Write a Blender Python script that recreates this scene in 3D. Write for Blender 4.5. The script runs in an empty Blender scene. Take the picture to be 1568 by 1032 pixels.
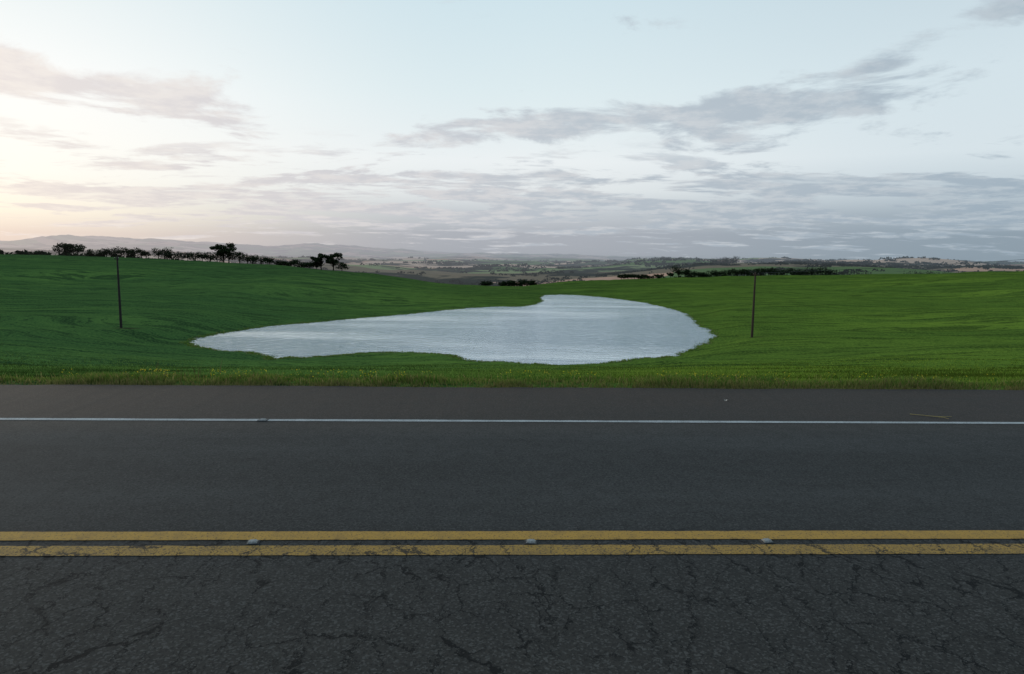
import bpy, math, bmesh, numpy as np
from mathutils import Matrix, Vector
rng=np.random.default_rng(7)
scene=bpy.context.scene
scene.view_settings.view_transform='Standard'
scene.view_settings.look='None'
scene.view_settings.exposure=0
def lin(r,g,b):
    f=lambda c:(c/255/12.92) if c/255<=0.04045 else ((c/255+0.055)/1.055)**2.4
    return (f(r),f(g),f(b),1)
# ------------------------------------------------------------ noise
def _hash(ix,iy,s):
    h=(ix.astype(np.int64)*374761393+iy.astype(np.int64)*668265263+s*1442695041)&0xffffffff
    h=((h^(h>>13))*1274126177)&0xffffffff
    return ((h^(h>>16))&0xffff)/65535.0
def vnoise(x,y,s=0):
    ix=np.floor(x);iy=np.floor(y);fx=x-ix;fy=y-iy
    fx=fx*fx*fx*(fx*(fx*6-15)+10);fy=fy*fy*fy*(fy*(fy*6-15)+10)
    a=_hash(ix,iy,s);b=_hash(ix+1,iy,s);c=_hash(ix,iy+1,s);d=_hash(ix+1,iy+1,s)
    return (a*(1-fx)+b*fx)*(1-fy)+(c*(1-fx)+d*fx)*fy
def fbm(x,y,s=0,o=4):
    t=0;a=.5;n=0
    for i in range(o):
        t=t+a*vnoise(x*2**i,y*2**i,s+i*17);n+=a;a*=.5
    return t/n
def ridged(x,y,s=0,o=5):
    t=0;a=.5;n=0
    for i in range(o):
        t=t+a*(1-np.abs(2*vnoise(x*2**i,y*2**i,s+i*13)-1));n+=a;a*=.5
    return t/n
def sstep(a,b,x):
    t=np.clip((x-a)/(b-a),0,1);return t*t*(3-2*t)
# ------------------------------------------------------------ terrain data (metres)
ROADK=0.033
K=1045.0
ZW=-10.0
pond=np.array([(9.1,202.4),(14.9,206.9),(22.3,201.8),(28.4,191.0),(33.8,176.3),(36.0,159.3),(36.3,143.4),(34.4,128.8),(32.4,116.9),(32.1,108.9),(30.4,101.8),(27.2,95.3),(23.6,88.4),(20.0,82.3),(17.4,79.4),(15.5,79.8),(13.3,78.1),(10.3,75.1),(7.6,73.5),(5.4,72.9),(3.7,74.6),(1.2,74.8),(-1.0,75.6),(-3.5,74.9),(-5.5,77.6),(-7.3,80.0),(-9.7,81.4),(-12.2,82.3),(-15.3,81.5),(-17.9,80.8),(-19.5,79.6),(-21.4,77.9),(-23.3,76.7),(-25.5,76.5),(-26.4,75.0),(-28.6,78.8),(-31.3,80.2),(-34.0,81.1),(-37.2,83.1),(-40.3,85.2),(-42.3,88.6),(-43.2,94.6),(-42.0,100.2),(-39.9,107.5),(-36.5,113.0),(-32.4,117.9),(-27.2,125.8),(-21.1,133.4),(-14.5,143.8),(-9.4,151.4),(-3.6,156.2),(2.4,157.1),(6.1,166.1),(8.3,178.0),(7.5,185.8)])
# levelling survey: (bearing, fall, distance) ; bearing and fall in 1/1045 of the distance, datum 2 m above the road
crest=np.array([(-934,9,280),(-784,10.4,290),(-684,10.2,300),(-584,12,300),(-484,14.8,295),(-384,19.6,280),(-284,27.4,260),(-184,37,240),(-124,44.5,238),(-64,48.8,235),(16,48.8,236),(76,42,250),(166,37,270),(316,31,290),(476,26,300),(616,23,295),(716,19,285),(784,16,280),(936,8,270)],float)
mid=np.array([(-934,62,150),(-784,60,165),(-684,59,165),(-584,58,165),(-484,62,160),(-384,66,158),(-284,66,165),(-184,68,168),(-84,69,170),(-784,110,95),(-684,114,92),(-599,114,91),(-534,122,90),
(-784,150,60),(-634,158,65),(-784,180,35),(-584,183,35),(-384,182.6,35),(-184,180,35),(16,179,35),(216,177,35),(416,172,35),(616,168,35),(784,164,35),
(-784,190,20),(-584,192,20),(-284,189,20),(16,187,20),(316,184,20),(616,180,20),(784,178,20),
(-484,167,55),(-284,172,55),(116,174,55),(266,165,60),(367,127,91),(516,150,60),(516,105,110),(666,143,55),(784,142,50),(784,102,90),(616,64,170),(784,52,170),(416,56,190),(316,77,140),(216,48,230),(116,55,215),(-24,52,220)],float)
def surv(p):
    return np.stack([p[:,0]/K*p[:,2]*1.01,p[:,2],2-p[:,1]/K*p[:,2]],1)
cp=np.concatenate([surv(crest),surv(mid)])
rd=np.array([(x,10.9+ROADK*x,-.06) for x in range(-140,141,20)],float)
pp=np.concatenate([pond[::2],np.full((len(pond[::2]),1),ZW+.05)],1)
far_side=np.array([(-150,15,-1.0),(-150,60,-4),(150,20,-1),(150,60,-2),(-260,250,2),(260,250,3)],float)
cp=np.concatenate([cp,rd,pp,far_side])
def tps(r2): return .5*r2*np.log(r2+1e-9)
SC=100.0
CT=cp[:,:2]/SC;NC=len(CT)
A=np.zeros((NC+3,NC+3))
A[:NC,:NC]=tps(((CT[:,None]-CT[None])**2).sum(-1))+np.eye(NC)*2e-4
A[:NC,NC]=1;A[:NC,NC+1:]=CT;A[NC,:NC]=1;A[NC+1:,:NC]=CT.T
WT=np.linalg.solve(A,np.concatenate([cp[:,2],np.zeros(3)]))
def rbf(x,y):
    X=x/SC;Y=y/SC;z=WT[NC]+WT[NC+1]*X+WT[NC+2]*Y
    for i in range(NC): z=z+WT[i]*tps((X-CT[i,0])**2+(Y-CT[i,1])**2)
    return np.clip(z,-13,5)
def sdist(x,y):
    d=np.full(x.shape,1e9);ins=np.zeros(x.shape,bool)
    m=len(pond)
    for i in range(m):
        a=pond[i];b=pond[(i+1)%m];e=b-a
        t=np.clip(((x-a[0])*e[0]+(y-a[1])*e[1])/(e@e),0,1)
        d=np.minimum(d,np.hypot(x-a[0]-t*e[0],y-a[1]-t*e[1]))
        c=((a[1]>y)!=(b[1]>y))&(x<(b[0]-a[0])*(y-a[1])/(b[1]-a[1]+1e-12)+a[0])
        ins^=c
    d=np.where(ins,-d,d)
    return d+(fbm(x*.55,y*.55,5,3)-.5)*1.7+(vnoise(x*2.6,y*2.6,9)-.5)*.6
cb=crest[:,0]/K*1.01;cr=crest[:,2]*np.sqrt(1+cb*cb)
def crestR(x,y):
    b=np.where(y>1,x/np.maximum(y,1),np.sign(x)*3)
    return np.interp(b,cb,cr),b
def farz(x,y,b):
    R=np.hypot(x,y)
    base=np.interp(b,[-.9,-.4,-.2,0,.12,.25,.5,.9],[-30,-34,-42,-44,-38,-24,-20,-18])
    base=base*np.interp(R,[300,1500,4000,9000],[1,1.0,1.1,1.5])
    z=base+(fbm(x/420+3,y/420,1,4)-.5)*np.interp(R,[300,900,3000],[22,40,56])
    z+=(fbm(x/1900+7,y/1500,2,4)-.5)*np.interp(R,[800,3500,8000],[0,70,120])*np.interp(b,[-.5,.1,.4],[1,.8,.3])
    mt=np.interp(b,[-.9,-.7,-.6,-.5,-.42,-.36,-.30,-.2,-.1,.02,.15,.3,.5],[190,230,300,340,330,300,360,230,150,110,50,0,-30])
    ring=sstep(9500,14000,R)*(1-sstep(17000,24000,R))
    z+=mt*ring*(.10+1.05*ridged(x/2600,y/5200,4,5)**1.3)
    return z-R*R/(2*6371000.)
def height(x,y,want=False):
    x=np.asarray(x,float);y=np.asarray(y,float)
    v=y-ROADK*x;R=np.hypot(x,y)
    Rc,b=crestR(x,y)
    z=np.full(x.shape,-.04)
    near=(v>10)&(R<Rc+420)
    zz=np.zeros(x.shape)
    k=np.minimum(1,(Rc)/np.maximum(R,1e-6))
    xe=x*k;ye=y*k
    if near.any():
        h=rbf(xe[near],ye[near])
        xn=xe[near];yn=ye[near]
        h=h+((fbm(xn/14,yn/7,21,3)-.5)*.7+(fbm(xn/45,yn/22,22,2)-.5)*1.1)*sstep(16,60,np.hypot(xn,yn))
        zz[near]=h
    zn=zz*1.0
    fz=farz(x,y,b)
    w=sstep(0,300,R-Rc)
    zfield=np.where(near,zn*(1-w)+fz*w,fz)
    e=sstep(10.1,11.2,v)
    z=np.where(v>10.1,-.04*(1-e)+zfield*e,-.04)
    z=np.where(v<-3,-.04-.02*np.minimum(-3-v,200)*sstep(0,30,-3-v),z)
    sd=np.full(x.shape,999.)
    box=(x>-56)&(x<52)&(y>62)&(y<222)
    if box.any():
        s=sdist(x[box],y[box]);sd[box]=s
        zb=z[box]
        shore=ZW+np.where(s>0,.01+.10*s,.35*s)
        shore=np.maximum(shore,ZW-1.2)
        wb=sstep(.8,7,s)
        zb=np.where(s<.8,shore,shore*(1-wb)+np.maximum(zb,ZW+.2)*wb)
        z[box]=zb
    if want: return z,sd,R-Rc
    return z
# ------------------------------------------------------------ mesh helper
def make_mesh(name,V,F,mat=None,smooth=False,attrs=None):
    me=bpy.data.meshes.new(name)
    V=np.asarray(V,np.float32);F=np.asarray(F,np.int32)
    me.vertices.add(len(V));me.vertices.foreach_set('co',V.ravel())
    k=F.shape[1]
    me.loops.add(F.size);me.loops.foreach_set('vertex_index',F.ravel())
    me.polygons.add(len(F));me.polygons.foreach_set('loop_start',np.arange(len(F),dtype=np.int32)*k)
    if smooth: me.polygons.foreach_set('use_smooth',np.ones(len(F),bool))
    me.update(calc_edges=True)
    for nme,arr in (attrs or {}).items():
        if arr.ndim==1:
            a=me.attributes.new(nme,'FLOAT','POINT');a.data.foreach_set('value',arr.astype(np.float32))
        else:
            a=me.attributes.new(nme,'FLOAT_COLOR','POINT')
            a.data.foreach_set('color',np.concatenate([arr,np.ones((len(arr),1))],1).astype(np.float32).ravel())
    ob=bpy.data.objects.new(name,me);scene.collection.objects.link(ob)
    if mat: me.materials.append(mat)
    return ob
# ------------------------------------------------------------ node helper
class NT:
    def __init__(s,name,world=False):
        if world: s.id=bpy.data.worlds.new(name)
        else: s.id=bpy.data.materials.new(name)
        s.id.use_nodes=True;s.t=s.id.node_tree;s.t.nodes.clear()
    def n(s,ty,ins=None,**kw):
        nd=s.t.nodes.new(ty)
        for k,v in kw.items(): setattr(nd,k,v)
        for k,v in (ins or {}).items(): s.set(nd.inputs[k],v)
        return nd
    def set(s,sock,v):
        if isinstance(v,bpy.types.NodeSocket): s.t.links.new(v,sock)
        else: sock.default_value=v
    def m(s,op,a,b=0.0,c=0.0,clamp=False):
        nd=s.n('ShaderNodeMath',operation=op,use_clamp=clamp)
        s.set(nd.inputs[0],a);s.set(nd.inputs[1],b);s.set(nd.inputs[2],c);return nd.outputs[0]
    def mix(s,f,a,b,bt='MIX'):
        nd=s.n('ShaderNodeMix',data_type='RGBA',blend_type=bt)
        s.set(nd.inputs[0],f);s.set(nd.inputs[6],a);s.set(nd.inputs[7],b);return nd.outputs[2]
    def ss(s,x,a,b,lo=0.0,hi=1.0,lin=False):
        nd=s.n('ShaderNodeMapRange',interpolation_type='LINEAR' if lin else 'SMOOTHSTEP')
        s.set(nd.inputs[0],x);s.set(nd.inputs[1],a);s.set(nd.inputs[2],b);s.set(nd.inputs[3],lo);s.set(nd.inputs[4],hi);return nd.outputs[0]
    def noise(s,vec,scale,detail=4,rough=.5,dist=0.0,dim='3D'):
        nd=s.n('ShaderNodeTexNoise',{'Vector':vec,'Scale':scale,'Detail':detail,'Roughness':rough,'Distortion':dist},noise_dimensions=dim);return nd.outputs[0]
    def map(s,vec,scale=(1,1,1),rot=(0,0,0),loc=(0,0,0)):
        return s.n('ShaderNodeMapping',{'Vector':vec,'Scale':scale,'Rotation':rot,'Location':loc}).outputs[0]
    def ramp(s,f,stops,mode='LINEAR'):
        nd=s.n('ShaderNodeValToRGB',{'Fac':f});r=nd.color_ramp;r.interpolation=mode
        while len(r.elements)<len(stops): r.elements.new(.5)
        for e,(p,c) in zip(r.elements,stops): e.position=p;e.color=c
        return nd.outputs[0]
    def out(s,sh):
        w=isinstance(s.id,bpy.types.World)
        o=s.n('ShaderNodeOutputWorld' if w else 'ShaderNodeOutputMaterial')
        s.t.links.new(sh,o.inputs[0])
        if not w:
            try: s.id.cycles.emission_sampling='NONE'
            except Exception: pass
        return s.id
def bump(t,h,strength,dist=.02):
    return t.n('ShaderNodeBump',{'Strength':strength,'Distance':dist,'Height':h}).outputs[0]
def painted_haze(t,shader,scale=8500.0):
    """painted haze: surfaces glow in an air colour, more with distance from the origin"""
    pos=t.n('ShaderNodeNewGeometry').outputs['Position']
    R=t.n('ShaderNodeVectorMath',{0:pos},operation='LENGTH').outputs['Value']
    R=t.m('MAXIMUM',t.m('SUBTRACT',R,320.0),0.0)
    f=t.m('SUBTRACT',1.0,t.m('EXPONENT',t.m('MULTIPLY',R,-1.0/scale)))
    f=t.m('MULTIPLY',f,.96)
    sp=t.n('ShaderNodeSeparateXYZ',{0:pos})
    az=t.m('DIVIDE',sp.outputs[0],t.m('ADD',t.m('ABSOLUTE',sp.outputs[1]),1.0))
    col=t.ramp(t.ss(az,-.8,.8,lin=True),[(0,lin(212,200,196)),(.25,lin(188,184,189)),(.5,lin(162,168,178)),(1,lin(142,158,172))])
    em=t.n('ShaderNodeEmission',{'Color':col,'Strength':1.0}).outputs[0]  # haze colour emitted by the surface itself, no air volume
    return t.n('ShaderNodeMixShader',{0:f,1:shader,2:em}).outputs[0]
# ------------------------------------------------------------ terrain mesh
az=np.concatenate([np.arange(-180,-50,2.5),np.arange(-50,-44,.4),np.arange(-44,44,.1),np.arange(44,50,.4),np.arange(50,180,2.5)])
rr=np.concatenate([np.linspace(.4,9.5,16)[:-1],np.geomspace(9.5,320,620)[:-1],np.geomspace(320,32000,360)])
Az,Rr=np.meshgrid(np.radians(az),rr)
TX=(Rr*np.sin(Az)).ravel();TY=(Rr*np.cos(Az)).ravel()
TZ,SD,DC=height(TX,TY,True)
na=len(az);nr=len(rr)
i=np.arange(nr-1)[:,None]*na;j=np.arange(na)[None]
j2=(j+1)%na
F=np.stack([i+j,i+j2,i+na+j2,i+na+j],-1).reshape(-1,4)[:,::-1]
poles=[(-52.4,91.0),(32.2,91.0)]
soil=np.zeros(len(TX))
for k,(px,py) in enumerate(poles):
    soil=np.maximum(soil,np.exp(-(((TX-px-.9)/ (1.7 if k==0 else 1.1))**2+((TY-py+.4)/1.3)**2))*(1 if k==0 else .6))
tm=NT('grass_field_material')
pos=tm.n('ShaderNodeNewGeometry').outputs['Position']
flat=tm.map(pos,scale=(1,1,0))
afar=tm.n('ShaderNodeAttribute',attribute_name='crestdist').outputs['Fac']
asd=tm.n('ShaderNodeAttribute',attribute_name='shoredist').outputs['Fac']
asoil=tm.n('ShaderNodeAttribute',attribute_name='soil').outputs['Fac']
spx=tm.n('ShaderNodeSeparateXYZ',{0:pos})
big=tm.noise(flat,.018,3,.55,dim='2D')
warp=tm.m('MULTIPLY',tm.noise(flat,.012,2,.5,dim='2D'),60.0)
rowc=tm.n('ShaderNodeCombineXYZ',{0:tm.m('MULTIPLY',spx.outputs[0],.13),1:tm.m('ADD',spx.outputs[1],warp),2:0.0}).outputs[0]
medn=tm.noise(tm.map(rowc,scale=(.6,1,1)),.13,4,.6,dim='2D')
streak=tm.noise(rowc,.45,4,.7,.3,dim='2D')
streak2=tm.noise(tm.map(rowc,scale=(1.6,1,1),loc=(31,7,0)),1.6,3,.7,.3,dim='2D')
fine=tm.noise(flat,3.2,3,.75,dim='2D')
g1=tm.mix(tm.ss(big,.35,.68),(.084,.158,.030,1),(.128,.220,.036,1))
g2=tm.mix(tm.ss(medn,.38,.66,0,.85),g1,(.056,.116,.026,1))
g3=tm.mix(tm.ss(streak,.50,.62,0,.92),g2,(.024,.054,.016,1))
g3=tm.mix(tm.ss(streak2,.53,.65,0,.85),g3,(.022,.048,.016,1))
g4=tm.mix(tm.ss(fine,.40,.68,0,.55),g3,(.19,.30,.055,1))
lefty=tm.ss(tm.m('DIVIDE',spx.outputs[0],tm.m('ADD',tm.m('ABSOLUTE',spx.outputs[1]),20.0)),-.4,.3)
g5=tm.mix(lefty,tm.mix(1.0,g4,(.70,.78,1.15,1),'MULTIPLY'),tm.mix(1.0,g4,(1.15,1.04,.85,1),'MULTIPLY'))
g5=tm.mix(tm.ss(afar,-110,5,0,.35),g5,tm.mix(1.0,g5,(.58,.60,.75,1),'MULTIPLY'))  # slope shading painted into the grass colour, darker towards the crest
g6=tm.mix(tm.m('MULTIPLY',asoil,tm.ss(fine,.3,.6)),g5,(.045,.032,.022,1))
g7=tm.mix(tm.ss(asd,.0,.5,.6,0),g6,(.10,.11,.05,1))
# distant farmland
wv=tm.n('ShaderNodeTexNoise',{'Vector':tm.map(flat,scale=(.001,.001,0)),'Scale':1.3,'Detail':3},noise_dimensions='2D').outputs['Color']
wpos=tm.n('ShaderNodeVectorMath',{0:tm.map(flat,scale=(.0011,.0015,0)),1:wv},operation='ADD').outputs[0]
cells=tm.n('ShaderNodeTexVoronoi',{'Vector':wpos,'Scale':1.4}).outputs['Color']
cs=tm.n('ShaderNodeSeparateColor',{0:cells}).outputs[0]
fc=tm.ramp(cs,[(0,(.12,.18,.06,1)),(.16,(.22,.16,.10,1)),(.28,(.60,.34,.23,1)),(.46,(.13,.20,.07,1)),(.56,(.66,.43,.31,1)),(.76,(.07,.10,.05,1)),(.84,(.26,.29,.13,1))],'CONSTANT')
fc=tm.mix(tm.ss(tm.noise(flat,.02,4,.7,dim='2D'),.4,.75,0,.25),fc,(.07,.08,.045,1))
bm_=tm.noise(tm.map(flat,scale=(.8,1.3,1)),.0036,6,.62,dim='2D')
fc=tm.mix(tm.ss(bm_,.530,.565),fc,tm.mix(tm.noise(flat,.05,3,.8,dim='2D'),(.008,.012,.010,1),(.045,.055,.035,1)))
first=tm.mix(tm.ss(afar,16,60),g7,(.17,.27,.06,1))
colr=tm.mix(tm.ss(afar,110,150),first,fc)
hgt=tm.m('ADD',tm.m('MULTIPLY',fine,.4),streak)
nrm=bump(tm,hgt,.6,.35)
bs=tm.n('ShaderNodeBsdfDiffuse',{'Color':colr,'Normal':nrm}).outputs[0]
tm.out(painted_haze(tm,bs))
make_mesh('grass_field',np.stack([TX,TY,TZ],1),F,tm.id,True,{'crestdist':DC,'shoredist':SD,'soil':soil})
# ------------------------------------------------------------ water
wm=NT('pond_water_material')
pos=wm.n('ShaderNodeNewGeometry').outputs['Position']
w1=wm.noise(wm.map(pos,scale=(.5,1,1),rot=(0,0,.12)),1.2,5,.66,.4,dim='2D')
w2=wm.noise(wm.map(pos,scale=(.3,1,1),rot=(0,0,.05)),.3,3,.6,dim='2D')
calm=wm.ss(wm.noise(wm.map(pos,scale=(.22,1,1),loc=(3,1,0)),.06,3,.55,dim='2D'),.36,.58,.35,1)
hh=wm.m('ADD',w1,wm.m('MULTIPLY',w2,.25))
nb=wm.n('ShaderNodeBump',{'Strength':calm,'Distance':.28,'Height':hh}).outputs[0]
gl=wm.n('ShaderNodeBsdfGlossy',{'Color':(.80,.87,.92,1),'Roughness':.10,'Normal':nb}).outputs[0]
df=wm.n('ShaderNodeBsdfDiffuse',{'Color':(.18,.23,.26,1)}).outputs[0]
fr=wm.n('ShaderNodeFresnel',{'IOR':1.5,'Normal':nb}).outputs[0]
wm.out(wm.n('ShaderNodeMixShader',{0:wm.ss(fr,0.0,.5,.25,.99,True),1:df,2:gl}).outputs[0])
gx=np.linspace(-48,42,40);gy=np.linspace(68,213,60)
GX,GY=np.meshgrid(gx,gy)
i=np.arange(59)[:,None]*40+np.arange(39)[None]
WF=np.stack([i,i+1,i+41,i+40],-1).reshape(-1,4)
make_mesh('pond_water',np.stack([GX.ravel(),GY.ravel(),np.full(GX.size,ZW)],1),WF,wm.id,True)
# ------------------------------------------------------------ road
ROT=math.atan(ROADK)
def crack_nodes(t,oc):
    wob=t.n('ShaderNodeTexNoise',{'Vector':oc,'Scale':5.0,'Detail':5,'Roughness':.75},noise_dimensions='2D').outputs['Color']
    v=t.n('ShaderNodeVectorMath',{0:oc,1:t.n('ShaderNodeVectorMath',{0:wob,3:.24},operation='SCALE').outputs[0]},operation='ADD').outputs[0]
    a=t.n('ShaderNodeTexVoronoi',{'Vector':t.map(v,scale=(1.0,.6,1)),'Scale':4.8},feature='DISTANCE_TO_EDGE',voronoi_dimensions='2D').outputs['Distance']
    b=t.n('ShaderNodeTexVoronoi',{'Vector':t.map(v,scale=(1.8,.38,1),loc=(4,2,0)),'Scale':1.6},feature='DISTANCE_TO_EDGE',voronoi_dimensions='2D').outputs['Distance']
    wid=t.ss(t.noise(oc,4.5,3,.7,dim='2D'),.35,.70,.009,.042)
    ca=t.m('MULTIPLY',t.ss(t.m('DIVIDE',a,wid),.6,1.3,1,0),t.ss(t.noise(oc,1.1,3,.7,dim='2D'),.36,.50))
    cc=t.m('MULTIPLY',t.ss(t.m('DIVIDE',b,t.m('MULTIPLY',wid,.42)),.6,1.3,1,0),t.ss(t.noise(t.map(oc,loc=(9,4,0)),1.5,3,.7,dim='2D'),.28,.40))
    return t.m('MAXIMUM',ca,cc)
rm=NT('asphalt_material')
oc=rm.n('ShaderNodeTexCoord').outputs['Object']
sep=rm.n('ShaderNodeSeparateXYZ',{0:oc});V=sep.outputs[1]
agg=rm.n('ShaderNodeTexVoronoi',{'Vector':oc,'Scale':90.0},voronoi_dimensions='2D').outputs['Color']
ag=rm.n('ShaderNodeSeparateColor',{0:agg}).outputs[0]
ns=rm.noise(oc,40,3,.8,dim='2D')
lo=rm.noise(rm.map(oc,scale=(.25,1.6,1)),1.1,4,.6,dim='2D')
blot=rm.noise(oc,5.5,4,.7,dim='2D')
Vw=rm.m('ADD',V,rm.m('MULTIPLY',rm.m('SUBTRACT',rm.noise(rm.map(oc,scale=(.5,1,1)),1.5,3,.6,dim='2D'),.5),.22))
Z=lambda c,k=.95:(c[0]*k*1.06,c[1]*k,c[2]*k*.93,1)
zone=rm.ramp(rm.ss(Vw,0,11,lin=True),[(0,Z((.052,.047,.043))),(.22,Z((.054,.050,.046))),(.37,Z((.051,.049,.047))),(.42,Z((.048,.048,.049))),(.50,Z((.064,.065,.066))),(.56,Z((.050,.051,.052))),(.66,Z((.066,.067,.068))),(.715,Z((.060,.058,.056))),(.745,Z((.048,.040,.036))),(.90,Z((.044,.036,.032))),(.93,Z((.034,.028,.025)))])
c0=rm.mix(rm.ss(lo,.3,.75,0,.45),zone,(.036,.033,.030,1))
c0=rm.mix(rm.ss(blot,.4,.7,0,.35),c0,(.028,.026,.023,1))
stone=rm.ss(ag,.6,1.0,0,1)
c1=rm.mix(rm.m('MULTIPLY',stone,rm.ss(Vw,3.5,5.5,.50,.30)),c0,(.14,.130,.118,1))
c2=rm.mix(rm.ss(ns,.5,.68,0,.7),c1,(.016,.015,.014,1))
cr_=rm.m('MULTIPLY',crack_nodes(rm,oc),rm.ss(V,4.55,4.95,1,0))
c3=rm.mix(rm.m('MULTIPLY',cr_,.9),c2,(.007,.007,.007,1))
h=rm.m('ADD',rm.m('MULTIPLY',ag,rm.ss(Vw,3.9,5.2,.6,.3)),rm.m('MULTIPLY',ns,.7))
rm.out(rm.n('ShaderNodeBsdfPrincipled',{'Base Color':c3,'Roughness':.9,'Specular IOR Level':.15,'Normal':bump(rm,h,.8,.006)}).outputs[0])
def strip(name,v0,v1,z,mat,x0=-420,x1=420,rag=0.0,skirt=0):
    xs=np.concatenate([np.arange(x0,-20,5),np.arange(-20,20,.05),np.arange(20,x1+1,5)])
    r=(fbm(xs*1.3,xs*0+v0,3,4)-.5)*2*rag+(vnoise(xs*14,xs*0,8)-.5)*rag*.7
    n=len(xs)
    rows=[np.stack([xs,xs*0+v0+(r if v0<0 else -r*.7),xs*0+z],1)]
    for k in range(1,5): rows.append(np.stack([xs,xs*0+v0+(v1-v0)*k/4+(r if k==4 else 0),xs*0+z],1))
    if skirt: rows.append(rows[-1]+np.array([0,.04,-skirt])); rows.insert(0,rows[0]+np.array([0,-.04,-skirt]))
    V=np.concatenate(rows);m=len(rows)
    i=np.arange(m-1)[:,None]*n+np.arange(n-1)[None]
    F=np.stack([i,i+1,i+n+1,i+n],-1).reshape(-1,4)
    ob=make_mesh(name,V,F,mat);ob.rotation_euler[2]=ROT;return ob
strip('road',-1.3,10.15,0,rm.id,rag=.05,skirt=.12)
def paint(name,col,dirt,wear,cr=True):
    t=NT(name);oc=t.n('ShaderNodeTexCoord').outputs['Object']
    n1=t.noise(oc,7,4,.7,dim='2D');n2=t.noise(oc,55,3,.8,dim='2D')
    c=t.mix(t.ss(n1,.35,.75,0,.6),col,dirt)
    c=t.mix(t.ss(n2,wear,wear+.10,0,.85),c,(.05,.046,.042,1))
    if cr:
        V=t.n('ShaderNodeSeparateXYZ',{0:oc}).outputs[1]
        k=t.m('MULTIPLY',crack_nodes(t,oc),t.ss(V,4.55,4.66,1,0))
        c=t.mix(t.m('MULTIPLY',k,.85),c,(.010,.010,.010,1))
    t.out(t.n('ShaderNodeBsdfPrincipled',{'Base Color':c,'Roughness':.8,'Specular IOR Level':.25,'Normal':bump(t,n2,.5,.005)}).outputs[0]);return t.id
yp=paint('yellow_road_paint',(.50,.27,.05,1),(.32,.18,.05,1),.57)
yp2=paint('yellow_road_paint_worn',(.42,.235,.05,1),(.22,.135,.05,1),.52)
wp=paint('white_road_paint',(.48,.48,.47,1),(.28,.27,.26,1),.55,False)
strip('road_centre_line',4.60,4.745,.004,yp,rag=.010)
strip('road_centre_line',4.355,4.505,.004,yp2,rag=.012)
strip('road_edge_line',7.995,8.085,.004,wp,rag=.010)
strip('road_edge_line',1.05,1.16,.004,wp,rag=.010)
def simple(name,col,rough=.6,spec=.4,nz=30,var=.5):
    t=NT(name);oc=t.n('ShaderNodeTexCoord').outputs['Object']
    n1=t.noise(oc,nz,5,.65)
    c=t.mix(t.ss(n1,.3,.75,0,var),col,tuple(x*.4 for x in col[:3])+(1,))
    t.out(t.n('ShaderNodeBsdfPrincipled',{'Base Color':c,'Roughness':rough,'Specular IOR Level':spec,'Normal':bump(t,n1,.3,.01)}).outputs[0]);return t.id
mk=simple('marker_housing',(.34,.34,.33,1),.6,.3,60,1.0)
mlens=simple('marker_lens',(.40,.36,.30,1),.2,.7)
mdark=simple('marker_adhesive',(.012,.012,.012,1),.6)
def marker(x,y,s=1,rot=0):
    e=bpy.data.objects.new('road_reflector_stud',None);scene.collection.objects.link(e);e.location=(x,y,.0);e.rotation_euler[2]=ROT+rot
    def tr(nm,w,d,h,tw,td,z,mat,off=(0,0,0)):
        bm=bmesh.new()
        q=[bm.verts.new((sx*a/2+off[0],sy*b/2+off[1],zz)) for a,b,zz in((w,d,z),(tw,td,z+h)) for sx,sy in((-1,-1),(1,-1),(1,1),(-1,1))]
        for f in((0,3,2,1),(4,5,6,7),(0,1,5,4),(1,2,6,5),(2,3,7,6),(3,0,4,7)): bm.faces.new([q[k] for k in f])
        bmesh.ops.bevel(bm,geom=bm.edges[:],offset=.0015,segments=2,affect='EDGES')
        me=bpy.data.meshes.new(nm);bm.to_mesh(me);bm.free();me.materials.append(mat)
        o=bpy.data.objects.new(nm,me);scene.collection.objects.link(o);o.parent=e
    tr('adhesive_pad',.14*s,.12*s,.006,.13*s,.11*s,.001,mdark)
    tr('housing',.10*s,.085*s,.012,.055*s,.06*s,.0075,mk)
    tr('lens_left',.006,.05*s,.008,.004,.045*s,.010,mlens,(-.042*s,0,0))
    tr('lens_right',.006,.05*s,.008,.004,.045*s,.010,mlens,(.042*s,0,0))
for x,y,s,ro in((-1.77,4.50,.65,.1),(.15,4.56,.65,-.1),(1.82,4.62,.65,.15),(-2.95,7.93,.9,0),(-5.4,4.38,.65,0),(5.4,4.74,.65,0)): marker(x,y,s,ro)
# ------------------------------------------------------------ plants
def blades(P,H,Wd,col,lean=.5,lowshade=.6):
    n=len(P);a=rng.uniform(0,2*np.pi,n)
    dx=np.cos(a);dy=np.sin(a);la=rng.uniform(0,2*np.pi,n);ll=rng.uniform(0,lean,n)*H
    lx=np.cos(la)*ll;ly=np.sin(la)*ll
    z0=np.zeros(n)
    b=np.stack([dx*Wd/2,dy*Wd/2,z0],1)
    m=P+np.stack([lx*.35,ly*.35,H*.6],1);t=P+np.stack([lx,ly,H*rng.uniform(.85,1,n)],1)
    V=np.stack([P-b,P+b,m+b*.75,m-b*.75,t],1).reshape(-1,3)
    i=np.arange(n)[:,None]*5
    F=np.concatenate([i+np.array([[0,1,2]]),i+np.array([[0,2,3]]),i+np.array([[3,2,4]])])
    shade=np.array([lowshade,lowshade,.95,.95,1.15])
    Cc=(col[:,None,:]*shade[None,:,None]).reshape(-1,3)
    return V,F,Cc
def joinparts(parts):
    Vs=[];Fs=[];Cs=[];o=0
    for V,F,Cc in parts:
        Vs.append(V);Fs.append(F+o);Cs.append(Cc);o+=len(V)
    return np.concatenate(Vs),np.concatenate(Fs),np.concatenate(Cs)
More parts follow.
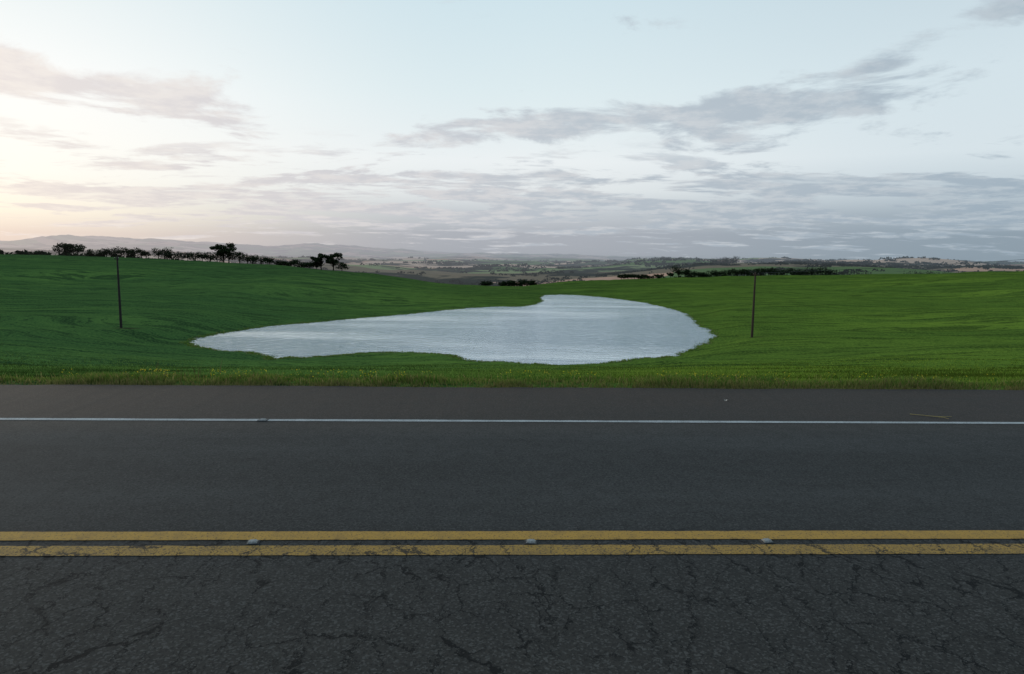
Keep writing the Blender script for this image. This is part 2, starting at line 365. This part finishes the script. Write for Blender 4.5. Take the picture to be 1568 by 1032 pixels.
def colmat(name,hz=False,trans=.25):
    t=NT(name);c=t.n('ShaderNodeAttribute',attribute_name='col').outputs['Color']
    d=t.n('ShaderNodeBsdfDiffuse',{'Color':c}).outputs[0];tl=t.n('ShaderNodeBsdfTranslucent',{'Color':c}).outputs[0]
    s=t.n('ShaderNodeMixShader',{0:trans,1:d,2:tl}).outputs[0]
    if hz: s=painted_haze(t,s)
    t.out(s);return t.id
gm=colmat('grass_blade_material',False,.4)
def pal(n,cols,w,var=.3):
    cols=np.array(cols);k=rng.choice(len(cols),n,p=np.array(w)/sum(w));return cols[k]*rng.uniform(1-var,1+var,(n,1))
n=85000
x=rng.uniform(-17,17,n);v=10.13+rng.beta(1.2,1.5,n)*1.4
y=v+ROADK*x
clump=fbm(x*1.2,y*1.2,31,3)
keep=rng.uniform(0,1,n)<.4+1.1*sstep(.3,.65,clump)
x=x[keep];y=y[keep];v=v[keep];clump=clump[keep];n=len(x)
z=height(x,y)
H=(rng.uniform(.035,.09,n)*(.5+1.1*sstep(.3,.7,clump))*sstep(10.0,10.6,v)+.03)
col=pal(n,[(.14,.23,.04),(.10,.19,.03),(.24,.26,.06),(.36,.27,.11),(.20,.14,.07)],[4,4,2.4,1.5,1.2])
edge=1-sstep(10.2,10.6,v)[:,None];col=col*(1-edge*.6)+np.array([.30,.22,.10])*edge*.6
parts=[blades(np.stack([x,y,z],1),H,rng.uniform(.006,.013,n),col,.7)]
n=1000
x=rng.uniform(-17,17,n);y=10.3+rng.uniform(0,1.3,n)+ROADK*x;z=height(x,y)
parts.append(blades(np.stack([x,y,z],1),rng.uniform(.08,.20,n),np.full(n,.006),pal(n,[(.42,.33,.14),(.30,.28,.09)],[1,1]),.4))
for wx,wy,wh,nn in((-5.0,11.3,.38,7),(-6.6,12.6,.45,5),(-3.2,11.2,.22,24),(-2.4,11.0,.22,20),(-1.9,11.0,.2,14),(-5.2,10.9,.25,10),(5.6,11.1,.24,10),(3.2,11.0,.22,12),(-4.0,11.0,.2,12),(6.8,11.2,.22,14)):
    x=wx+rng.normal(0,.12,nn);y=wy+ROADK*wx+rng.normal(0,.1,nn);z=height(x,y)
    parts.append(blades(np.stack([x,y,z],1),wh*rng.uniform(.7,1.1,nn),np.full(nn,.009),pal(nn,[(.14,.08,.05),(.09,.14,.04)],[1,1]),.35))
V,F,Cc=joinparts(parts);make_mesh('verge_grass',V,F,gm,attrs={'col':Cc})
def leaves(P,size,col,wr=.55):
    n=len(P);u=rng.normal(0,1,(n,3));u/=np.linalg.norm(u,axis=1)[:,None]
    w=rng.normal(0,1,(n,3));w-= (w*u).sum(1)[:,None]*u;w/=np.linalg.norm(w,axis=1)[:,None]
    s=size[:,None]
    V=np.stack([P-u*s,P+w*s*wr,P+u*s,P-w*s*wr],1).reshape(-1,3)
    i=np.arange(n)[:,None]*4
    F=np.concatenate([i+np.array([[0,1,2]]),i+np.array([[0,2,3]])])
    return V,F,np.repeat(col,4,0)
parts=[]
for k in range(70):
    cx=rng.choice([-3.3,-2.5,-2.0,-5.4,-6.3,2.9,3.9,5.7,6.9,.5,-4.2])+rng.normal(0,.45);cy=10.6+rng.uniform(0,.7)+ROADK*cx
    m=rng.integers(4,12)
    x=cx+rng.normal(0,.07,m);y=cy+rng.normal(0,.06,m);z=height(x,y)+rng.uniform(.08,.20,m)
    parts.append(leaves(np.stack([x,y,z],1),rng.uniform(.009,.016,m),pal(m,[(.75,.60,.04),(.65,.55,.08)],[2,1])))
    m=30;x=cx+rng.normal(0,.09,m);y=cy+rng.normal(0,.07,m);z=height(x,y)+rng.uniform(.02,.13,m)
    parts.append(leaves(np.stack([x,y,z],1),rng.uniform(.012,.025,m),pal(m,[(.08,.17,.03),(.14,.22,.04)],[2,1])))
V,F,Cc=joinparts(parts);make_mesh('yellow_wildflowers',V,F,gm,attrs={'col':Cc})
# crop
n=150000
R=np.exp(rng.uniform(math.log(11.2),math.log(60),n));b=rng.uniform(-.98,.98,n)
y=R;x=b*R
v=y-ROADK*x;k=v>11.2
x=x[k];y=y[k];R=R[k];z=height(x,y);n=len(x)
cl=fbm(x*.16,y*1.1,41,3)
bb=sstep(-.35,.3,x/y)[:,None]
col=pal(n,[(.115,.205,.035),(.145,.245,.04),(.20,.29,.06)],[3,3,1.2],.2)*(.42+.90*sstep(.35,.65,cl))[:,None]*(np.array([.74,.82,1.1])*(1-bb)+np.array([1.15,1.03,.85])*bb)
fade=1-sstep(30,60,R)*.7
P1=blades(np.stack([x,y,z],1),rng.uniform(.05,.10,n)*(.7+.6*cl)*fade,np.maximum(.010,R*.0010)*rng.uniform(.6,1.3,n),col,.8,.85)
m=len(pond);nn=22000
seg=rng.integers(0,m,nn);t=rng.uniform(0,1,nn)
q=pond[seg]*(1-t[:,None])+pond[(seg+1)%m]*t[:,None]
q=q+rng.normal(0,.8,(nn,2))
z,sd,_=height(q[:,0],q[:,1],True)
k=(sd>-.5)&(sd<.9);q=q[k];z=np.maximum(z[k],ZW-.05);nn=len(q)
P2=blades(np.stack([q[:,0],q[:,1],z],1),rng.uniform(.06,.2,nn),rng.uniform(.03,.09,nn),pal(nn,[(.11,.19,.03),(.14,.22,.035),(.24,.22,.10)],[1,1,.6]),.6,.9)
V,F,Cc=joinparts([P1,P2]);make_mesh('crop_grass',V,F,gm,attrs={'col':Cc})
# ------------------------------------------------------------ trees
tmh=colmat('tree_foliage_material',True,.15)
def trunk(p0,p1,r0,r1,col=(.035,.028,.02),seg=6):
    p0=np.array(p0,float);p1=np.array(p1,float);d=p1-p0;L=np.linalg.norm(d);d/=L
    u=np.cross(d,[.3,.9,.2]);u/=np.linalg.norm(u);w=np.cross(d,u)
    a=np.linspace(0,2*np.pi,seg,endpoint=False)
    ring=np.cos(a)[:,None]*u+np.sin(a)[:,None]*w
    mid=(p0+p1)/2+rng.normal(0,.03*L,3)
    V=np.concatenate([p0+ring*r0,mid+ring*(r0+r1)/2,p1+ring*r1])
    F=[]
    for q in range(2):
        for k in range(seg):
            k2=(k+1)%seg;F+=[(q*seg+k,q*seg+k2,q*seg+seg+k2),(q*seg+k,q*seg+seg+k2,q*seg+seg+k)]
    return V,np.array(F),np.tile(np.array(col)*1.0,(len(V),1))
def tree_parts(x,y,w,h,kind='round',nleaf=900,base=None):
    z=float(height(np.array([x]),np.array([y]))[0]) if base is None else base
    out=[]
    top=np.array([x+rng.normal(0,.04*h),y,z+h*.8])
    out.append(trunk((x,y,z-.3),top,.035*h+.05,.012*h))
    nb=int(8+w/h*6)
    cen=[]
    for k in range(nb):
        if kind=='wind':
            f=rng.uniform(0,1);c=np.array([x+rng.uniform(-.42,.42)*w*(1-.35*abs(f-.6)),y+rng.uniform(-.35,.35)*w,z+h*(.40+.52*f)]);rad=np.array([w*.20,w*.20,h*.12])
        elif kind=='bush': c=np.array([x+rng.uniform(-.40,.40)*w,y+rng.uniform(-.3,.3)*w,z+h*rng.uniform(.10,.72)]);rad=np.array([w*.22,w*.22,h*.26])
        else:
            c=np.array([x+rng.uniform(-.33,.33)*w,y+rng.uniform(-.33,.33)*w,z+h*rng.uniform(.32,.82)]);rad=np.array([w*.22,w*.22,h*.18])
        rad=rad*rng.uniform(.7,1.25);cen.append((c,rad))
        out.append(trunk((x,y,z+h*rng.uniform(.15,.45)),c,.014*h+.02,.006*h,seg=4))
    per=nleaf//nb
    for c,rad in cen:
        d=rng.normal(0,1,(per,3));d/=np.linalg.norm(d,axis=1)[:,None];d*=rng.uniform(.2,1.05,(per,1))**.6
        P=c+d*rad
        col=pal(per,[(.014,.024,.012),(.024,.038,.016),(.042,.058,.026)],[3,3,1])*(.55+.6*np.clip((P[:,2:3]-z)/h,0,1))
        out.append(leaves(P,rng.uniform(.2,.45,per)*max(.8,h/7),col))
    return out
def place(a,st,wpx,extra=10,kind='bush',nleaf=600,D=None,hmax=20,hmin=2.2,g=1.22):
    b=a/K*1.01
    if D is None: D=np.interp(b,cb,crest[:,2])+extra
    x=b*D;y=D;z=float(height(np.array([x]),np.array([y]))[0])
    h=min(max((2-st/K*D-z)*g,hmin),hmax);w=wpx/K*D
    return tree_parts(x,y,w,h,kind,nleaf,z)
def add(name,parts):
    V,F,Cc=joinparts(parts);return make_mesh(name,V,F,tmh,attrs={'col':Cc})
add('tree',place(-673,-7,28,8,'round',1800)+place(-655,-5,26,10,'round',1400))
add('tree',place(-436,-6,32,8,'wind',1900)+place(-428,-1,26,8,'round',900))
add('tree',place(-289,7,28,8,'wind',1700)+place(-271,6,28,10,'wind',1500))
row=[]
for a,s,w in((-634,1,18),(-622,2,18),(-612,-1,24),(-600,-3,28),(-590,-2,24),(-580,0,22),(-570,-1,22),(-560,1,22),(-552,4,14),(-534,0,18),(-524,-2,24),(-514,0,20),(-503,4,20),(-490,5,24),(-478,4,22),(-468,5,20),(-456,2,22),(-446,3,22),(-412,4,24),(-400,6,22),(-392,8,20),(-380,7,26),(-367,11,20),(-352,13,20),(-340,15,18),(-330,14,24),(-318,16,22),(-306,17,22),(-296,16,22),(-258,17,20)):
    row+=place(a,s,w,rng.uniform(4,12),rng.choice(['bush','round']),560)
add('tree_row',row)
row=[]
for a,s,w in((-40,42,20),(-14,40,14),(-4,39,18),(6,38,24),(18,38,26),(28,42,18)):
    row+=place(a,s,w,20,'bush',600,hmax=7,g=1)
add('bush_clump',row)
row=[]
for a,s,w in((164,31,16),(174,30,16),(184,31,18),(194,31,18),(206,31,20),(222,31,14),(238,30,12),(250,17,24),(260,19,22),(270,21,20),(280,23,20),(290,24,20),(300,22,20),(312,21,22),(325,18,26),(338,18,26),(350,17,26),(362,19,24),(374,16,26),(386,17,26),(398,18,24),(410,17,26),(424,18,24),(438,15,26),(450,13,28),(464,14,28),(478,17,20)):
    row+=place(a,s+rng.normal(0,1.2),w,rng.uniform(10,22),rng.choice(['bush','round']),520,hmax=9,g=1.1)
add('tree_row',row)
row=[]
for a in np.arange(486,800,6.0):
    s=12+3*math.sin(a*.05)+rng.normal(0,1.6)
    if 545<a<590: continue
    row+=place(a,s,rng.uniform(12,20),0,'bush',120,D=560+rng.uniform(-25,40),hmax=13,hmin=5,g=1.05)
for a in np.arange(300,338,4.0): row+=place(a,-2,14,0,'round',170,D=1500+rng.uniform(-20,20),hmax=20,hmin=14)
add('tree_row',row)
# bushland on the distant hills
N=60000
R=np.exp(rng.uniform(math.log(380),math.log(6000),N));b=rng.uniform(-.95,.95,N)
y=R/np.sqrt(1+b*b);x=b*y
mk_=fbm(x/260+9,y/170,51,5)
hedge=np.abs(fbm(x/500,y/300,77,3)-.5)<.006
k=(mk_>.60)|hedge
x=x[k];y=y[k];R=R[k]
x=x[:7000];y=y[:7000];R=R[:7000];n=len(x)
z=height(x,y);sz=np.clip(R*.0035,2.5,14)
P=np.repeat(np.stack([x,y,z],1),12,0);s=np.repeat(sz,12)
d=rng.normal(0,1,P.shape);d/=np.linalg.norm(d,axis=1)[:,None];d[:,2]=np.abs(d[:,2])
P=P+d*np.stack([s,s,np.minimum(s*.7,6)],1)
add('distant_bushland',[leaves(P,s*rng.uniform(.35,.6,len(s)),pal(len(s),[(.012,.020,.012),(.024,.034,.018)],[1,1]))])
# ------------------------------------------------------------ poles
pm=simple('pole_wood',(.035,.030,.028,1),.85,.2,6);pm2=simple('pole_wood_reddish',(.07,.045,.035,1),.85,.2,6)
wmt=simple('wire_metal',(.05,.05,.05,1),.5);ins=simple('insulator_ceramic',(.25,.22,.20,1),.3)
def lathe(name,prof,mat,parent,seg=14,loc=(0,0,0)):
    V=[];
    for r,z in prof:
        for k in range(seg): V.append((r*math.cos(2*math.pi*k/seg)+loc[0],r*math.sin(2*math.pi*k/seg)+loc[1],z+loc[2]))
    F=[]
    for q in range(len(prof)-1):
        for k in range(seg): F.append((q*seg+k,q*seg+(k+1)%seg,(q+1)*seg+(k+1)%seg,(q+1)*seg+k))
    o=make_mesh(name,V,F,mat,True);o.parent=parent;return o
def pole(x,y,top,mat,arm=.9,rot=0):
    z=float(height(np.array([x]),np.array([y]))[0]);h=top-z
    e=bpy.data.objects.new('utility_pole',None);scene.collection.objects.link(e);e.location=(x,y,z);e.rotation_euler[2]=rot
    lathe('shaft',[(.17,-.5),(.16,0),(.145,h*.4),(.115,h*.8),(.10,h-.02),(.08,h),(0.001,h+.02)],mat,e)
    bm=bmesh.new();bmesh.ops.create_cube(bm,size=1);bmesh.ops.scale(bm,vec=(arm,.09,.11),verts=bm.verts)
    bmesh.ops.bevel(bm,geom=bm.edges[:],offset=.01,segments=1,affect='EDGES')
    me=bpy.data.meshes.new('crossarm');bm.to_mesh(me);bm.free();me.materials.append(mat)
    o=bpy.data.objects.new('crossarm',me);scene.collection.objects.link(o);o.parent=e;o.location=(0,-.17,h-.3)
    for k,xx in enumerate((-arm*.42,arm*.42)):
        lathe('insulator_%d'%(k+1),[(.02,0),(.05,.03),(.03,.07),(.055,.10),(.03,.16),(.001,.17)],ins,e,10,(xx,-.17,h-.245))
    return e
pole(-52.45,91,1.04,pm,.6);pole(32.2,91,-.03,pm2,.8)
pole(112,76,8.0,pm2,1.2)
def wire(p,q,sag):
    cu=bpy.data.curves.new('power_line_wire','CURVE');cu.dimensions='3D';cu.bevel_depth=.02
    sp=cu.splines.new('POLY');sp.points.add(30)
    for k in range(31):
        t=k/30;a=[p[i]*(1-t)+q[i]*t for i in range(3)];a[2]-=sag*4*t*(1-t);sp.points[k].co=(*a,1)
    o=bpy.data.objects.new('power_line_wire',cu);scene.collection.objects.link(o);cu.materials.append(wmt)
wire((32.5,90.8,-.12),(112,75.8,7.8),.9)
tw=simple('dry_straw',(.46,.35,.14,1),.8,.2,40,.3)
pts=[((5.15,8.64,.010),(5.42,8.47,.016)),((5.30,8.55,.012),(5.62,8.53,.010)),((5.42,8.47,.016),(5.50,8.40,.01))]
parts=[trunk(a,b,.0045,.0025,(.4,.3,.1),5) for a,b in pts]
V,F,_=joinparts(parts);make_mesh('dry_twig',V,F,tw)
lt=simple('pale_litter',(.4,.4,.38,1),.6)
P=np.array([[3.0,9.35,.012],[3.03,9.37,.014],[2.98,9.36,.012]])
V,F,_=leaves(P,np.array([.03,.018,.018]),np.ones((3,3)));make_mesh('litter_scrap',V,F,lt)
# ------------------------------------------------------------ sky
wd=NT('World',True);scene.world=wd.id
gen=wd.n('ShaderNodeTexCoord').outputs['Generated']
nv=wd.n('ShaderNodeVectorMath',{0:gen},operation='NORMALIZE').outputs[0]
sp=wd.n('ShaderNodeSeparateXYZ',{0:nv});X,Y,Z_=sp.outputs
azm=wd.m('ARCTAN2',X,Y)
zc=wd.m('MAXIMUM',Z_,0.0)
q=wd.m('POWER',zc,.5)
def st(l): return [(math.sqrt(z),lin(*c)) for z,c in l]
left=wd.ramp(q,st([(0,(214,203,199)),(.02,(230,216,206)),(.045,(253,244,227)),(.09,(255,252,243)),(.2,(254,254,252)),(.36,(226,238,241)),(.6,(180,202,214)),(1,(136,168,190))]))
right=wd.ramp(q,st([(0,(138,154,166)),(.03,(142,158,171)),(.055,(158,173,185)),(.09,(196,209,217)),(.13,(214,226,232)),(.22,(211,226,233)),(.36,(194,213,223)),(.6,(158,186,204)),(1,(128,163,188))]))
cen=wd.ramp(q,st([(0,(163,168,176)),(.03,(170,175,184)),(.06,(196,202,208)),(.09,(226,231,233)),(.13,(235,240,242)),(.22,(221,235,239)),(.36,(204,225,234)),(.6,(168,194,209)),(1,(132,166,190))]))
fL=wd.ss(azm,-.70,-.05);fR=wd.ss(azm,0.0,.62)
sky=wd.mix(fR,wd.mix(fL,left,cen),right)
back=wd.ss(wd.m('ABSOLUTE',azm),1.2,2.6)
sky=wd.mix(back,sky,wd.ramp(q,st([(0,(140,146,156)),(.1,(165,176,188)),(.4,(162,184,200)),(1,(132,166,190))])))
zi=wd.m('ADD',zc,.09)
comb=wd.n('ShaderNodeCombineXYZ',{0:wd.m('DIVIDE',X,zi),1:wd.m('DIVIDE',Y,zi),2:0.0}).outputs[0]
n1=wd.noise(wd.map(comb,loc=(1.7,.4,0)),1.7,7,.62,.25,dim='2D')
n2=wd.noise(wd.map(comb,loc=(7.3,3.1,0),scale=(.65,1,1)),1.45,7,.62,.2,dim='2D')
elv=wd.m('ARCSINE',Z_)
def gauss(a0,e0,sa,se,tilt=0.0):
    da=wd.m('SUBTRACT',azm,math.radians(a0))
    de=wd.m('SUBTRACT',wd.m('SUBTRACT',elv,math.radians(e0)),wd.m('MULTIPLY',da,tilt))
    s=wd.m('ADD',wd.m('POWER',wd.m('DIVIDE',da,math.radians(sa)),2.0),wd.m('POWER',wd.m('DIVIDE',de,math.radians(se)),2.0))
    return wd.m('EXPONENT',wd.m('MULTIPLY',s,-1.0))
g=gauss(3,10.4,13,1.6,.03)
for a,w in(((21,10.8,11,2.2,.08),1.05),((-32,11.0,13,1.5,-.10),.95),((37,17,6,4,0),.9),((28,14,5,1.2,.3),.8)):
    g=wd.m('MAXIMUM',g,wd.m('MULTIPLY',gauss(*a),w))
m1=wd.ss(wd.m('ADD',n1,wd.m('MULTIPLY',g,.37)),.63,.83)
lowc=wd.m('MULTIPLY',wd.ss(elv,math.radians(.5),math.radians(3)),wd.ss(elv,math.radians(5.0),math.radians(8.5),1,0))
lowc=wd.m('MULTIPLY',lowc,wd.ss(azm,-.75,-.2,.6,1))
m2=wd.ss(wd.m('ADD',n2,wd.m('MULTIPLY',lowc,.17)),.57,.68)
m2=wd.m('MULTIPLY',m2,wd.ss(elv,math.radians(6.5),math.radians(10),1,0))
gap=wd.ss(wd.noise(wd.map(comb,loc=(3.3,8.1,0),scale=(.4,1,1)),1.9,5,.6,.2,dim='2D'),.58,.70)
m2=wd.m('MULTIPLY',m2,wd.m('SUBTRACT',1.0,wd.m('MULTIPLY',gap,.6)))
cm=wd.m('MAXIMUM',wd.m('MULTIPLY',m1,.82),wd.m('MULTIPLY',m2,.85))
azr=wd.ss(azm,-.7,.7,lin=True)
ccol=wd.ramp(azr,[(0,lin(230,220,217)),(.3,lin(205,203,208)),(.55,lin(179,188,198)),(1,lin(152,170,185))])
clit=wd.ramp(azr,[(0,lin(252,243,232)),(.4,lin(228,223,222)),(1,lin(196,207,214))])
shade=wd.ss(wd.noise(wd.map(comb,loc=(2.1,.9,0)),3.2,5,.65,dim='2D'),.38,.66)
ccol=wd.mix(wd.m('MULTIPLY',shade,.55),ccol,clit)
sky=wd.mix(cm,sky,ccol)
nsk=wd.n('ShaderNodeTexSky',sky_type='NISHITA',sun_disc=False,sun_elevation=math.radians(6),sun_rotation=math.radians(-48))
bg1=wd.n('ShaderNodeBackground',{'Color':sky,'Strength':1.0}).outputs[0]
bg2=wd.n('ShaderNodeBackground',{'Color':nsk.outputs[0],'Strength':.05}).outputs[0]
wd.out(wd.n('ShaderNodeAddShader',{0:bg1,1:wd.n('ShaderNodeMixShader',{0:.05,2:bg2}).outputs[0]}).outputs[0])
try:
    wd.id.cycles.sampling_method='MANUAL';wd.id.cycles.sample_map_resolution=512
except Exception: pass
sl=bpy.data.lights.new('sun','SUN');sl.energy=.8;sl.angle=math.radians(14);sl.color=(1,.86,.70)
so=bpy.data.objects.new('sun',sl);scene.collection.objects.link(so)
a=math.radians(-48);e=math.radians(9)
dv=Vector((math.sin(a)*math.cos(e),math.cos(a)*math.cos(e),math.sin(e)))
so.rotation_euler=dv.to_track_quat('Z','Y').to_euler()
# ------------------------------------------------------------ camera
P=math.atan(127/1045);r=.012
Rv=Vector((1,0,0));U=Vector((0,math.sin(P),math.cos(P)));Fw=Vector((0,math.cos(P),-math.sin(P)))
R2=Rv*math.cos(r)+U*math.sin(r);U2=-Rv*math.sin(r)+U*math.cos(r)
M=Matrix((R2,U2,-Fw)).transposed().to_4x4();M.translation=Vector((0,0,2))
cam=bpy.data.cameras.new('camera');cam.lens=24;cam.sensor_width=36;cam.clip_end=100000;cam.clip_start=.05
co=bpy.data.objects.new('camera',cam);scene.collection.objects.link(co);co.matrix_world=M
scene.camera=co
